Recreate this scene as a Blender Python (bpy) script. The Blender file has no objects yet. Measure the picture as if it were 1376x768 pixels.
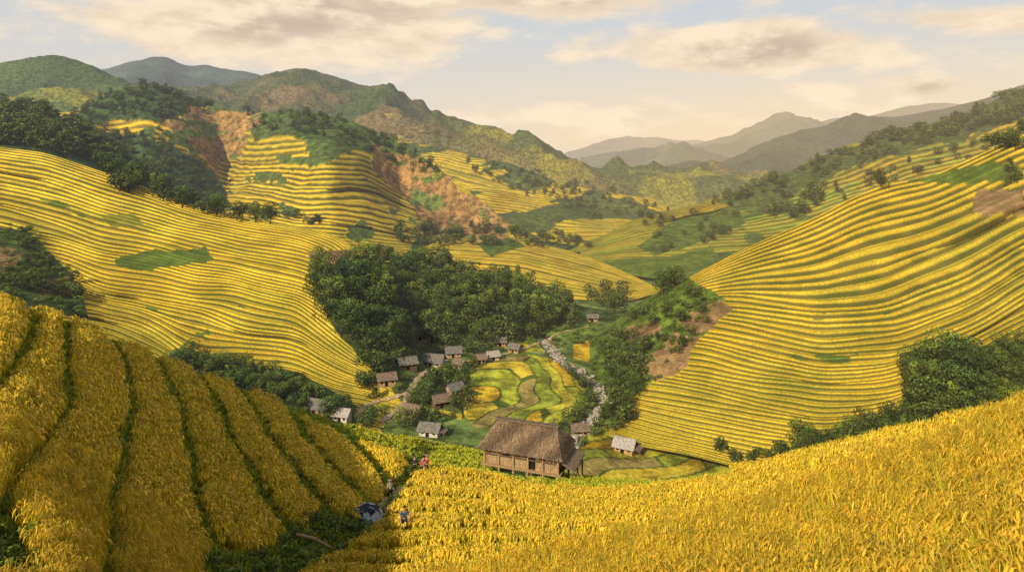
import bpy, bmesh, math, random
import numpy as np
from mathutils import Vector, Matrix
F=897.;H=215.;CU=688.
rng=np.random.default_rng(7); random.seed(7)
TAB=rng.random((256,256))
scene=bpy.context.scene
def vn(x,y,seed=0):
    x=np.asarray(x,float)+seed*17.31;y=np.asarray(y,float)+seed*9.77
    xi=np.floor(x).astype(int);yi=np.floor(y).astype(int)
    fx=x-xi;fy=y-yi;fx=fx*fx*(3-2*fx);fy=fy*fy*(3-2*fy)
    a=TAB[xi%256,yi%256];b=TAB[(xi+1)%256,yi%256];c=TAB[xi%256,(yi+1)%256];d=TAB[(xi+1)%256,(yi+1)%256]
    return (a*(1-fx)+b*fx)*(1-fy)*2+(c*(1-fx)+d*fx)*fy*2-1
def fbm(x,y,o=4,seed=0,ridged=False):
    s=0;a=1;t=0
    for i in range(o):
        n=vn(x*2**i,y*2**i,seed+i*3)
        if ridged:n=1-2*np.abs(n)
        s=s+a*n;t+=a;a*=.5
    return s/t
def smooth(a,b,x):
    t=np.clip((x-a)/(b-a),0,1);return t*t*(3-2*t)
def inpoly(U,V,poly,j=4.,js=22.):
    if j: 
        U2=U+j*fbm(U/js,V/js,3,11);V2=V+j*.6*fbm(U/js+50,V/js,3,12)
    else:U2,V2=U,V
    r=np.zeros(U.shape,bool);n=len(poly)
    for i in range(n):
        x1,y1=poly[i];x2,y2=poly[(i+1)%n]
        if y1==y2:continue
        c=((y1>V2)!=(y2>V2))&(U2<(x2-x1)*(V2-y1)/(y2-y1)+x1)
        r^=c
    return r
# ---------------- node helpers
def lk(nt,sock,val):
    if isinstance(val,bpy.types.NodeSocket):nt.links.new(val,sock)
    else:sock.default_value=val
def MA(nt,op,a,b=None,c=None,clamp=False):
    n=nt.nodes.new('ShaderNodeMath');n.operation=op;n.use_clamp=clamp
    lk(nt,n.inputs[0],a)
    if b is not None:lk(nt,n.inputs[1],b)
    if c is not None:lk(nt,n.inputs[2],c)
    return n.outputs[0]
def MR(nt,v,a,b,c=0.,d=1.):
    n=nt.nodes.new('ShaderNodeMapRange');n.interpolation_type='SMOOTHSTEP'
    lk(nt,n.inputs[0],v)
    for i,q in enumerate((a,b,c,d)):n.inputs[i+1].default_value=q
    return n.outputs[0]
def MX(nt,f,a,b,mode='MIX'):
    n=nt.nodes.new('ShaderNodeMix');n.data_type='RGBA';n.blend_type=mode
    lk(nt,n.inputs[0],f)
    for s,q in((n.inputs[6],a),(n.inputs[7],b)):
        if isinstance(q,tuple) and len(q)==3:q=(*q,1)
        lk(nt,s,q)
    return n.outputs[2]
def NO(nt,vec,scale,detail=3.,rough=.55):
    n=nt.nodes.new('ShaderNodeTexNoise');n.inputs['Scale'].default_value=scale
    n.inputs['Detail'].default_value=detail;n.inputs['Roughness'].default_value=rough
    if vec is not None:nt.links.new(vec,n.inputs['Vector'])
    return n.outputs[0]
def AT(nt,name,out='Color'):
    n=nt.nodes.new('ShaderNodeAttribute');n.attribute_name=name;return n.outputs[out]
def newmat(name):
    m=bpy.data.materials.new(name);m.use_nodes=True;nt=m.node_tree
    b=nt.nodes['Principled BSDF'];b.inputs['Roughness'].default_value=.8
    b.inputs['Specular IOR Level'].default_value=.15
    return m,nt,b
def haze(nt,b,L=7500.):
    # aerial perspective painted as emission over each surface, a function of world position only
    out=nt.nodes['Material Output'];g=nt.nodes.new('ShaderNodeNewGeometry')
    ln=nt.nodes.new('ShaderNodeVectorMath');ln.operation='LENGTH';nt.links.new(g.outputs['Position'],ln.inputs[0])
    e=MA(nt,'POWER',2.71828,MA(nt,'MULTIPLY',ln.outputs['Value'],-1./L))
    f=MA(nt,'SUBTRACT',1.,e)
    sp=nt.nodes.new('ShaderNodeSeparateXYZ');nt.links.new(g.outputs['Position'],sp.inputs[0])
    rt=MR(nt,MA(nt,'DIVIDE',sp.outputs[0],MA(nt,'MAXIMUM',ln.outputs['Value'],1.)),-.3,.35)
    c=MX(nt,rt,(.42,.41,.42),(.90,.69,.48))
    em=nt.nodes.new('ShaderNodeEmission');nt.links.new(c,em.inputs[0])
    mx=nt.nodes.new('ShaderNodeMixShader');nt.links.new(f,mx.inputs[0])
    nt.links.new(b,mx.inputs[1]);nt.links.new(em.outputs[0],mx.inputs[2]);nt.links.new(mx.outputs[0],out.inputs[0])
def simple(name,col,var=.25,scale=3.,rough=.8,bump=.3,hz=False,stretch=None):
    m,nt,b=newmat(name);tc=nt.nodes.new('ShaderNodeTexCoord').outputs['Object']
    if stretch:
        mp=nt.nodes.new('ShaderNodeMapping');mp.inputs['Scale'].default_value=stretch;nt.links.new(tc,mp.inputs[0]);tc=mp.outputs[0]
    n=NO(nt,tc,scale,5.)
    lo=tuple(c*(1-var*1.6) for c in col);hi=tuple(min(1,c*(1+var*1.4)) for c in col)
    nt.links.new(MX(nt,MR(nt,n,.3,.7),lo,hi),b.inputs['Base Color']);b.inputs['Roughness'].default_value=rough
    if bump:
        bp=nt.nodes.new('ShaderNodeBump');bp.inputs['Strength'].default_value=bump;bp.inputs['Distance'].default_value=.05
        nt.links.new(n,bp.inputs['Height']);nt.links.new(bp.outputs[0],b.inputs['Normal'])
    return m
# terrain material
TM,nt,b=newmat('terraced_ground')
pos=nt.nodes.new('ShaderNodeNewGeometry').outputs['Position']
tint=AT(nt,'tint');ph=AT(nt,'phase','Fac');tm=AT(nt,'tmask','Fac')
fr=MA(nt,'FRACT',ph)
n1=NO(nt,pos,.06,2.,.65);n2=NO(nt,pos,1.3,2.,.75)
fr2=MA(nt,'ADD',fr,MA(nt,'MULTIPLY',MA(nt,'SUBTRACT',n1,.5),.12))
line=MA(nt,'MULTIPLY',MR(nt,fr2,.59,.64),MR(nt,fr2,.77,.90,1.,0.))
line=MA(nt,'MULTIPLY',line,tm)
edge=MR(nt,fr2,.0,.56,.76,1.2)  # painted ledge highlight: colour brightens across each tread
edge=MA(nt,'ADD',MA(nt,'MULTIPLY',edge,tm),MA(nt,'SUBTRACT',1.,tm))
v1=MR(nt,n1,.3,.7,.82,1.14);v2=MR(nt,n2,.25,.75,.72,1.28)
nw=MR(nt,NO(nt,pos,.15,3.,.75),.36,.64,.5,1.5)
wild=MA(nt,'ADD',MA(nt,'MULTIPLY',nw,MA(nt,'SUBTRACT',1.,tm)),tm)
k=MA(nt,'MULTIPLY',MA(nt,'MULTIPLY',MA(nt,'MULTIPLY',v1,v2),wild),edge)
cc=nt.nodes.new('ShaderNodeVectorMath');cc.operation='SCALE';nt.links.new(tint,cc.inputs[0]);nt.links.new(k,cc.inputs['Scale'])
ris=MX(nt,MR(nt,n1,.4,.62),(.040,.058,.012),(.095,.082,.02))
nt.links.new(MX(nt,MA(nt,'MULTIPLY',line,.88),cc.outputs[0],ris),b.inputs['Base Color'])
bp=nt.nodes.new('ShaderNodeBump');bp.inputs['Strength'].default_value=.4;bp.inputs['Distance'].default_value=.6
nt.links.new(n2,bp.inputs['Height']);nt.links.new(bp.outputs[0],b.inputs['Normal'])
b.inputs['Specular IOR Level'].default_value=.05
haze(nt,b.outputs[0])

GOLD=np.array((.57,.365,.022));YG=np.array((.36,.33,.032));GREEN=np.array((.11,.165,.022));SCRUB=np.array((.070,.098,.022));DARK=np.array((.032,.052,.014));SOIL=np.array((.26,.16,.07));SOILR=np.array((.31,.18,.065))
def tag(o,label=None,cat=None,kind=None,group=None):
    if label:o['label']=label
    if cat:o['category']=cat
    if kind:o['kind']=kind
    if group:o['group']=group
    return o
def link(o):scene.collection.objects.link(o);return o
def raw_mesh(name,co,q):
    me=bpy.data.meshes.new(name);co=np.asarray(co,np.float32);q=np.asarray(q,np.int32)
    me.vertices.add(len(co));me.vertices.foreach_set('co',co.ravel())
    w=q.shape[1];me.loops.add(q.size);me.loops.foreach_set('vertex_index',q.ravel())
    me.polygons.add(len(q));me.polygons.foreach_set('loop_start',np.arange(0,q.size,w,dtype=np.int32));me.polygons.foreach_set('loop_total',np.full(len(q),w,np.int32))
    me.update(calc_edges=True);return me
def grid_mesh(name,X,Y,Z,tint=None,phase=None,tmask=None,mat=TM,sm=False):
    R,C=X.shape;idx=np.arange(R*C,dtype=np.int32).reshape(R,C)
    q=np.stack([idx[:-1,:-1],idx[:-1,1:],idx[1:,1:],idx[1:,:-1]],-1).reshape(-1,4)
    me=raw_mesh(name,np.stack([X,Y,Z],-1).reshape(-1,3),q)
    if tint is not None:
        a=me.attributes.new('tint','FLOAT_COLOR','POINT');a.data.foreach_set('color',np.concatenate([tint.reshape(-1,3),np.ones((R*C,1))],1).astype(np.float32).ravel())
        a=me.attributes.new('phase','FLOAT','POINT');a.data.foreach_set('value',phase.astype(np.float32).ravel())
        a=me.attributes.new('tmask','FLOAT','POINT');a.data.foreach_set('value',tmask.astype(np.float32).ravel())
    me.materials.append(mat)
    if sm:me.polygons.foreach_set('use_smooth',np.ones(len(q),bool))
    return link(bpy.data.objects.new(name,me))
def cat(P,s):
    K=P.shape[0];k=np.clip(np.floor(s).astype(int),0,K-2);t=s-k
    g=lambda i:np.take_along_axis(P,np.clip(i,0,K-1),0)
    p0,p1,p2,p3=g(k-1),g(k),g(k+1),g(k+2)
    return .5*((2*p1)+(-p0+p2)*t+(2*p0-5*p1+4*p2-p3)*t*t+(-p0+3*p1-3*p2+p3)*t**3)
def curve_arr(curves,us,sig):
    D=[];Z=[]
    for c in curves:
        c=np.array(c,float);g=np.arange(us[0]-80,us[-1]+80,4.)
        v=np.interp(g,c[:,0],c[:,1]);d=np.interp(g,c[:,0],c[:,2])
        kk=np.exp(-.5*(np.arange(-12,13)*4/sig)**2);kk/=kk.sum()
        v=np.convolve(np.pad(v,12,'edge'),kk,'valid');d=np.convolve(np.pad(d,12,'edge'),kk,'valid')
        v=np.interp(us,g,v);d=np.interp(us,g,d)
        D.append(d);Z.append((H-v)*d/F)
    return np.array(D),np.array(Z)
FR=[0,.3,.58,.66,.84,.96]
def q_(f):return np.where(f<.6,-.12*f,(f-.6)/.4*1.072-.072)
SHEETS={}
def sheet(name,label,curves,us,N=0,rows=60,wamp=(2.2,.5),wsc=130.,relief=(0,1),rid=False,back=((30,-20),(90,-60)),paint=None,sig=9,seed=1,sm=False,stepk=1.2,crestn=0.,mod=None,pw=1.):
    D,Z=curve_arr(curves,us,sig);K=len(curves);C=len(us)
    if N:
        ph=np.concatenate([[n+f for f in FR] for n in range(N)]+[[N-1e-3]])
    else:ph=np.linspace(0,rows,rows+1)
    NN=N if N else rows
    s1=(ph/NN)**pw*(K-1)
    U=np.broadcast_to(us,(len(ph),C)).copy();S=np.broadcast_to(s1[:,None],U.shape).copy();PH=np.broadcast_to(ph[:,None],U.shape).copy()
    sn=S/(K-1);env=np.clip(np.minimum(sn,1-sn)*5,0,1)
    unit=(K-1)/max(N,20)
    w=unit*(wamp[0]*fbm(U/wsc,S*1.1,2,seed)+wamp[1]*fbm(U/(wsc*.22),S*4.,2,seed+5)+1.2*fbm(U/(wsc*1.4),S*7.,1,seed+7)*(wamp[0]>0))*env
    d=cat(D,np.clip(S-w,0,K-1));z=cat(Z,np.clip(S-.3*w,0,K-1))
    x=d*(U-CU)/F
    if relief[0]:
        sc=relief[1];n=fbm(x/sc,d/sc,5 if not N else 2,seed+20,rid)
        z=z+relief[0]*n*np.clip((1-sn)*4,0,1)*np.clip(sn*6,0,1)
    if crestn:z=z+crestn*fbm(x/(crestn*9),d/(crestn*9),5,seed+31)*sn
    V=H-z*F/d
    tint,tmask=paint(U,V,x,d,z,sn,PH)
    if N:
        h=np.abs(cat(Z,np.clip(S+.02,0,K-1))-cat(Z,np.clip(S-.02,0,K-1)))/.04*(K-1)/N*pw*np.clip(sn,.05,1)**(1-1/pw)
        f=PH-np.floor(PH);z=z+stepk*h*(q_(f)-f)*tmask
    if mod:z=mod(U,V,x,d,z,sn)
    for dd,dz in back:
        r=d[-1]+dd;zz=z[-1]+dz
        d=np.vstack([d,r]);z=np.vstack([z,zz]);x=np.vstack([x,r*(us-CU)/F]);tint=np.concatenate([tint,tint[-1:]],0);tmask=np.vstack([tmask,tmask[-1]*0]);PH=np.vstack([PH,PH[-1]*0+N-.9])
    o=grid_mesh(name,x,d,z,tint,PH,tmask,sm=sm);tag(o,label,'hill','structure')
    SHEETS[name+str(seed)]=(x,d,z,U,V,sn)
    return o
def C_(base,U):return np.broadcast_to(base,U.shape+(3,)).copy()
def plots(U,PH,gold=GOLD,alt=YG,cell=70.,amt=.6):
    n=np.floor(PH+1e-4).astype(int);h=TAB[n%256,(n*7+3)%256]
    c=np.floor(U/cell+h*9).astype(int);r=TAB[(n//2*5+c)%256,c%256];r2=TAB[(n*3+1)%256,(c*3)%256]
    big=np.clip(.4+.9*fbm(U/140,PH/9,3,40),0,1)
    t=(r**2*amt*.7+big*.45)[...,None]
    return (gold*(1-t)+alt*t)*(.82+.30*r2)[...,None]
def setp(t,m,poly,U,V,col,tmv=0.,j=5.,var=.25):
    k=inpoly(U,V,poly,j);t[k]=col*(1+var*fbm(U[k]/9,V[k]/6,3,5))[:,None]
    if tmv is not None:m[k]=tmv
# ---------------- SHEETS
gx=np.linspace(-30000,30000,61);gy=np.linspace(300,45000,70);X,Y=np.meshgrid(gx,gy)
o=grid_mesh('ground',X,Y,X*0-150-Y*.004,C_(DARK*2,X),X*0,X*0);tag(o,'hazy low ground reaching out between the far mountains','ground','structure')
# foreground
FGC=[[(-300,1300,2.2),(1700,1300,2.2)],
 [(-300,768,9),(0,768,13),(100,768,15),(200,768,18),(300,768,22),(400,768,26),(520,768,27),(700,768,22),(900,768,16),(1100,768,12),(1376,768,8),(1700,768,5.5)],
 [(-300,340,40),(0,403,45),(100,433,50),(200,476,55),(300,514,60),(400,552,66),(480,576,72),(560,589,78),(640,606,80),(700,624,76),(760,637,70),(800,644,64),(900,649,50),(1000,635,42),(1100,613,36),(1200,590,31),(1300,568,27),(1376,552,24),(1700,475,18)]]
GV=[400,450,500,550,600,650,700,768,900]
GT=[[40,48,15,-30,-60,-90,-120,-150,-200],[90,92,88,90,62,30,0,-40,-120],[130,150,168,176,168,160,150,145,130],[170,195,215,240,255,262,272,290,320],[205,235,262,290,315,345,375,420,500],[240,275,305,335,370,410,450,510,600],[275,315,350,385,420,465,520,590,700],[310,355,395,430,475,525,580,640,760],[350,400,440,480,530,585,640,700,800]]
RV=([560,590,620,650,680,710,740,768,1300],[592,580,562,535,512,484,430,370,160])
GB=[[(380,540),(440,556),(480,572),(560,582),(660,600),(660,640),(600,636),(560,618),(480,594),(420,570)],[(640,620),(650,640),(700,652),(780,660),(900,656),(1000,644),(960,630),(900,632),(790,625),(700,608),(640,596)]]
SHR=[[(-80,690),(30,700),(45,768),(60,820),(-80,820)],[(262,762),(300,742),(345,748),(385,722),(425,700),(468,690),(492,702),(430,745),(380,800),(255,800)]]
def fgmask(U,V,d):
    ur=np.interp(V,*RV);left=U<ur
    gm=np.full(U.shape,1e9)
    for g in GT:
        gu=np.interp(V,GV,g)+7*fbm(V/60,U*0,2,61);gs=np.abs(np.interp(V+12,GV,g)-gu)/12
        gm=np.minimum(gm,np.abs(U-gu)/np.sqrt(1+gs*gs*.4))
    gm=gm*d/F+.18*fbm(U/22,V/18,3,3)
    groove=left&(gm<.16+.0062*d)
    rav=(np.abs(U-ur)*d/F+.5*fbm(U/25,V/25,3,4))<.75
    grn=np.zeros(U.shape,bool)
    for p in GB:grn|=inpoly(U,V,p,6)
    shr=np.zeros(U.shape,bool)
    for p in SHR:shr|=inpoly(U,V,p,10)
    return left,groove,rav,grn,shr,gm,ur
def rrow(U,V,s):
    q=s*26+.3*fbm(U/120,V/60,3,8);return q-np.floor(q)
def p_fg(U,V,x,y,z,s,PH):
    left,groove,rav,grn,shr,gm,ur=fgmask(U,V,y)
    t=C_(GOLD*.75,U)
    t[(~left)&(rrow(U,V,s)<.24)]=YG*.45
    t[groove]=GREEN*1.1;t[grn]=GREEN*1.9;t[rav|shr]=SCRUB*1.6
    return t,np.zeros(U.shape)
def m_fg(U,V,x,y,z,s):
    left,groove,rav,grn,shr,gm,ur=fgmask(U,V,y)
    z=z-np.where(left,.2*np.exp(-(np.clip(gm,0,9)/.6)**2),0)
    rr=rrow(U,V,s);z=z-np.where(left,0,.35*np.exp(-((np.minimum(rr,np.abs(1-rr))-.0)/.18)**2)*np.clip(y/14,.3,1))
    dr=np.abs(U-ur)*y/F
    return z-.6*np.exp(-(dr/1.3)**2)*smooth(1.,.93,s)+.22*fbm(x/7,y/7,3,9)*np.clip(y/12,0,1)
fg=sheet('rice_field','golden foreground rice slope cut by narrow grassy furrows',FGC,np.arange(-300,1701,4.),rows=300,wamp=(0,0),back=((3,-1.5),(10,-9),(60,-60)),paint=p_fg,seed=2,mod=m_fg,sm=True,sig=14)

RIV=[(728,452),(738,464),(748,476),(764,488),(785,502),(803,518),(812,535),(806,552),(788,566),(770,582),(760,600)]
FZ=-75.
rw=[(FZ*F/(H-v)*(u-CU)/F,FZ*F/(H-v)) for u,v in RIV]
def densify(p,n=8):
    p=np.array(p,float);k=np.arange(len(p));t=np.linspace(0,len(p)-1,(len(p)-1)*n+1)
    q=np.stack([np.interp(t,k,p[:,i]) for i in range(p.shape[1])],1)
    for _ in range(6):q[1:-1]=(q[:-2]+2*q[1:-1]+q[2:])/4
    return q
rwd=densify(rw)
def rdist(x,y):
    m=np.full(x.shape,1e9)
    for a in rwd[::2]:m=np.minimum(m,np.hypot(x-a[0],y-a[1]))
    return m
zc=lambda d,z,u0=-900,u1=2300:[(u0,H-z*F/d,d),(u1,H-z*F/d,d)]
VC=[zc(110,-75),zc(180,-75),zc(240,-75),zc(300,-75.5),zc(420,-86),zc(600,-96),zc(900,-112),zc(1600,-140)]
FLD=[(630,500),(655,484),(700,476),(745,481),(785,505),(797,522),(786,545),(750,568),(690,576),(640,574),(612,552),(626,520)]
def p_val(U,V,x,y,z,s,PH):
    t=C_(SCRUB*1.8,U);t*= (1+.6*fbm(x/14,y/14,4,3))[...,None]
    k=inpoly(U,V,FLD,3)
    def bands(cx,cy,ax_,ay_,sd,wp=1.,o=0):
        wx=x+wp*9*fbm(x/24,y/24,2,3+sd);wy=y+wp*14*fbm(x/24,y/24,2,5+sd)
        rad=np.hypot((wx-cx)/ax_,(wy-cy)/ay_)*5.2;ang=np.arctan2((wy-cy)/ay_,(wx-cx)/ax_)
        n=np.floor(rad).astype(int);fa=(ang+3.15)/6.3*(1.+n*.5)+n*.43;sg=np.floor(fa).astype(int)
        pal=np.array([GOLD*.85,(.41,.37,.03),(.32,.34,.03),GOLD*.75,(.50,.37,.03),(.37,.36,.03),(.28,.22,.06),(.46,.38,.03),(.26,.30,.03)])
        c=pal[(n*4+sg*7+o)%9];fa=fa-sg;fa=np.minimum(fa,1-fa)*(rad+.5)
        return c,((rad-n)<.12)|(fa<.08)
    c,edge=bands(-8.,214.,26,52,0);t[k]=c[k];t[k&edge]=GREEN*.6
    k=inpoly(U,V,[(790,575),(830,560),(1040,590),(1040,640),(700,640),(740,590)],5);c,edge=bands(60.,110.,26,30,7,.6);t[k]=c[k]*.9;t[k&edge]=GREEN*.6
    k=inpoly(U,V,[(660,462),(700,455),(725,462),(735,474),(690,472)],3);c,edge=bands(0.,262.,12,20,9);t[k]=c[k];t[k&edge]=GREEN*.5
    p2=inpoly(U,V,[(770,462),(790,455),(800,470),(790,482),(770,478)],2);t[p2]=GOLD*.9
    p2=inpoly(U,V,[(500,505),(560,495),(560,560),(500,570),(480,545)],6);t[p2]=(GREEN+SOIL)*.6
    p2=inpoly(U,V,[(585,480),(625,485),(612,560),(585,560)],6);t[p2]=GREEN*1.4
    p2=inpoly(U,V,[(700,436),(790,430),(790,450),(720,456)],5);t[p2]=GREEN*1.5
    r=rdist(x,y);kk=r<4.2+2*fbm(x/5,y/5,2);t[kk]=SCRUB*1.1
    kk=r<2.3+1.2*fbm(x/4,y/4,2);t[kk]=np.array((.25,.20,.14))
    return t,np.zeros(U.shape)
def m_val(U,V,x,y,z,s):
    r=rdist(x,y);return z+np.clip((r-10)/20,0,1)*1.2*fbm(x/25,y/25,3,2)-1.4*smooth(4.5,1.5,r)-1.8*smooth(18,34,x)*smooth(300,250,y)
vus=np.concatenate([np.arange(-900,400,25),np.arange(400,1050,1.6),np.arange(1050,2301,25)])
sheet('valley_floor','flat valley bottom with patchwork paddies beside a stony stream',VC,vus,rows=700,wamp=(0,0),back=(),paint=p_val,seed=3,mod=m_val,sm=True)

# right terraced hill
GC=[[(700,600,180),(780,560,205),(820,588,181),(860,600,176),(900,606,172),(930,612,168),(1000,630,162),(1100,660,153),(1200,645,149),(1300,620,140),(1376,600,140),(1700,560,130)],
 [(700,560,205),(780,520,230),(820,545,204),(860,554,194),(900,562,186),(930,568,180),(1000,582,172),(1100,602,160),(1200,577,155),(1300,532,149),(1376,497,146),(1700,430,150)],
 [(700,530,230),(780,490,255),(820,495,241),(860,486,222),(900,484,211),(930,486,205),(1000,500,196),(1100,524,177),(1200,516,169),(1300,480,167),(1376,445,165),(1700,340,190)],
 [(700,490,262),(780,470,275),(820,463,265),(860,440,250),(900,420,242),(930,404,238),(1000,408,225),(1100,424,208),(1200,412,205),(1300,372,208),(1376,332,214),(1700,220,250)],
 [(700,460,292),(780,450,298),(820,440,285),(860,402,275),(900,386,262),(930,370,256),(1000,334,254),(1050,312,260),(1100,290,268),(1150,262,275),(1200,245,281),(1250,238,288),(1300,215,294),(1376,180,306),(1700,90,330)]]
TB=([370,400,440,470,520,555,592,700],[922,975,955,915,866,834,802,790])
def p_G(U,V,x,y,z,s,PH):
    t=plots(U,PH,GOLD*.88,YG*.85);m=np.ones(U.shape)
    fl=U<np.interp(V,*TB)+9*fbm(U/30,V/22,3,6)
    t[fl]=(GREEN*.85*(1+.5*fbm(x[fl]/9,y[fl]/9,3,6))[:,None]);m[fl]=0
    setp(t,m,[(865,482),(910,450),(935,455),(920,492),(880,512)],U,V,SOIL*1.1,.3,9)
    setp(t,m,[(915,425),(965,400),(990,410),(960,440),(925,450)],U,V,SOIL,.3,9)
    setp(t,m,[(845,440),(880,425),(890,445),(850,465)],U,V,SOIL*.9,.0,9)
    setp(t,m,[(1310,255),(1376,250),(1376,285),(1305,285)],U,V,SOIL*.9,.5)
    setp(t,m,[(1215,530),(1240,490),(1300,466),(1376,455),(1420,460),(1420,620),(1200,620)],U,V,GREEN*.7,0)
    setp(t,m,[(1040,612),(1080,590),(1215,550),(1230,640),(1040,680)],U,V,GREEN*.7,0)
    setp(t,m,[(1215,243),(1330,215),(1376,222),(1376,238),(1300,245)],U,V,GREEN*.8,.6)
    k=(fbm(U/60,PH/2.2,3,14)>.58);t[k]=GREEN*.9
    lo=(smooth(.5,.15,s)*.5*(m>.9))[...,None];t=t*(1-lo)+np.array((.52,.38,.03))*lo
    return t,m
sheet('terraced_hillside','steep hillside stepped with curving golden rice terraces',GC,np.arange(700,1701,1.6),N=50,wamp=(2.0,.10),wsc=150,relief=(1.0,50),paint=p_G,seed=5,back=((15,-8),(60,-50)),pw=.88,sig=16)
# left terraced hill
DC=[[(-400,560,120),(0,480,150),(100,500,160),(200,530,165),(300,560,168),(400,590,168),(480,610,168),(620,640,165)],
 [(-400,420,160),(0,402,185),(100,440,190),(200,470,195),(300,500,198),(400,520,200),(480,540,200),(560,560,196),(620,590,185)],
 [(-400,290,220),(0,340,235),(100,368,235),(200,395,235),(300,412,235),(400,436,232),(480,485,220),(560,530,210),(620,560,195)],
 [(-400,210,290),(0,272,290),(100,298,288),(200,325,282),(300,342,275),(400,362,265),(450,385,255),(490,440,243),(560,500,226),(620,540,205)],
 [(-400,120,390),(0,198,380),(60,205,375),(150,235,365),(250,273,345),(330,294,335),(400,304,325),(450,315,316),(480,335,306),(500,362,298),(530,430,268),(560,486,238),(620,530,210)]]
def p_D(U,V,x,y,z,s,PH):
    t=plots(U,PH,GOLD*1.12,YG*1.15);m=np.ones(U.shape)
    setp(t,m,[(-60,300),(35,308),(75,345),(108,385),(120,430),(60,415),(-60,400)],U,V,SCRUB,0)
    setp(t,m,[(0,330),(25,335),(30,355),(5,365),(-20,350)],U,V,SOIL,0)
    setp(t,m,[(40,380),(90,370),(95,395),(60,402)],U,V,SOIL*.8,0)
    setp(t,m,[(150,346),(215,334),(272,330),(286,345),(200,364),(160,357)],U,V,GREEN*.9,.7,12)
    setp(t,m,[(412,338),(480,332),(474,352),(420,358)],U,V,SOIL*.9,.4)
    setp(t,m,[(135,290),(180,285),(200,300),(150,305)],U,V,YG*.7,.8)
    setp(t,m,[(425,360),(500,340),(640,500),(640,560),(540,540),(500,495),(470,465),(440,430)],U,V,SCRUB,0)
    setp(t,m,[(230,475),(400,500),(480,545),(480,650),(230,650)],U,V,SCRUB,0)
    k=(fbm(U/60,PH/2.,3,24)>.60);t[k]=GREEN
    return t,m
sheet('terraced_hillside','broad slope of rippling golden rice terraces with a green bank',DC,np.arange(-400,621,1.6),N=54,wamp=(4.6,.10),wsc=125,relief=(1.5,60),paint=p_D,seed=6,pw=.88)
# forest knoll
EC=[[(380,500,245),(500,500,245),(600,478,262),(700,465,277),(780,440,305),(860,425,330)],
 [(380,410,295),(500,410,302),(600,408,316),(700,410,326),(780,427,326),(860,424,332)],
 [(380,352,345),(500,350,362),(560,355,372),(620,364,378),(690,374,382),(740,392,370),(780,412,350),(860,425,336)]]
sheet('hill','wooded knoll above the village',EC,np.arange(380,861,3.),rows=90,relief=(6,45),paint=lambda U,V,x,y,z,s,PH:(C_(DARK*1.5,U),np.zeros(U.shape)),seed=7,sm=True)
FC=[[(440,370,470),(600,380,450),(700,396,420),(780,407,400),(850,404,398),(880,394,405),(905,390,412)],
 [(440,342,560),(600,345,540),(700,352,500),(780,372,460),(850,388,425),(880,390,413),(905,390,412)],
 [(440,332,650),(540,325,640),(600,318,640),(650,323,620),(700,322,600),(760,335,560),(810,352,510),(860,374,450),(880,386,420),(905,390,413)]]
def p_F(U,V,x,y,z,s,PH):
    t=plots(U,PH,GOLD,YG,40);m=np.ones(U.shape)
    setp(t,m,[(640,326),(690,318),(705,330),(660,345)],U,V,GREEN*.7,.3,3)
    return t,m
sheet('terraced_hillside','low rounded spur ringed with rice terraces behind the wood',FC,np.arange(440,906,1.6),N=18,wamp=(1.,.1),paint=p_F,seed=8)
HC=[[(740,372,560),(780,356,560),(840,368,520),(900,378,480),(960,384,450),(1100,374,430),(1376,335,430),(1800,280,430)],
 [(740,358,590),(780,343,590),(840,333,590),(900,328,590),(960,318,590),(1100,292,600),(1230,245,620),(1376,210,650),(1800,150,700)],
 [(740,350,610),(780,331,620),(840,300,660),(900,285,700),(960,266,740),(1040,238,790),(1130,198,850),(1180,184,880),(1230,171,900),(1290,155,950),(1376,118,1000),(1800,40,1100)]]
def p_H(U,V,x,y,z,s,PH):
    t=plots(U,PH,GOLD*.62,GREEN*1.6,60,.9);m=np.ones(U.shape)*.9
    n=fbm(U/70,V/26,3,33);k=(n>.14)&(U>900);t[k]=(SCRUB*1.1);m[k]=.15
    k=(n>.05)&(n<=.14)&(U>900);t[k]=GREEN*.9
    setp(t,m,[(855,330),(905,295),(990,275),(1000,300),(930,330),(880,345)],U,V,GREEN*.75,.3)
    setp(t,m,[(960,268),(1130,200),(1290,155),(1376,118),(1400,150),(1300,185),(1150,222),(1000,285)],U,V,SCRUB,.1,10)
    setp(t,m,[(780,352),(900,345),(960,330),(960,390),(780,390)],U,V,GREEN*.8,.5)
    return t,m
sheet('terraced_hillside','long green and gold hillside with terraces and tree clumps',HC,np.arange(740,1801,2.),N=32,wamp=(2.4,.15),relief=(8,120),paint=p_H,seed=9,crestn=3)
IC=[[(-400,300,480),(0,290,520),(200,310,520),(300,330,500),(400,340,500),(500,345,520),(600,345,540),(700,340,580),(780,338,600)],
 [(-400,200,600),(0,235,620),(100,250,620),(200,270,620),(270,290,650),(330,288,600),(400,300,550),(450,302,540),(500,306,570),(560,315,600),(650,325,620),(700,328,620),(780,333,620)],
 [(-400,170,800),(0,180,760),(100,190,760),(160,195,790),(200,190,750),(260,205,800),(300,232,880),(340,228,790),(400,232,680),(440,228,640),(490,232,690),(540,262,780),(580,285,750),(650,308,690),(700,320,660),(780,330,640)],
 [(-400,120,1000),(0,150,900),(60,152,930),(100,150,950),(150,125,950),(200,110,950),(250,128,940),(290,143,930),(330,150,920),(400,149,880),(450,156,850),(500,172,820),(560,205,790),(620,248,760),(690,302,700),(720,322,680),(780,332,660)]]
LAND=[[(500,192),(540,200),(590,228),(650,268),(698,300),(682,322),(625,326),(565,306),(540,272),(512,235)],[(228,165),(258,140),(322,144),(352,158),(335,190),(300,228),(270,222),(245,190)]]
def landk(U,V,p):return inpoly(U,V,p,26,26)
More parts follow.
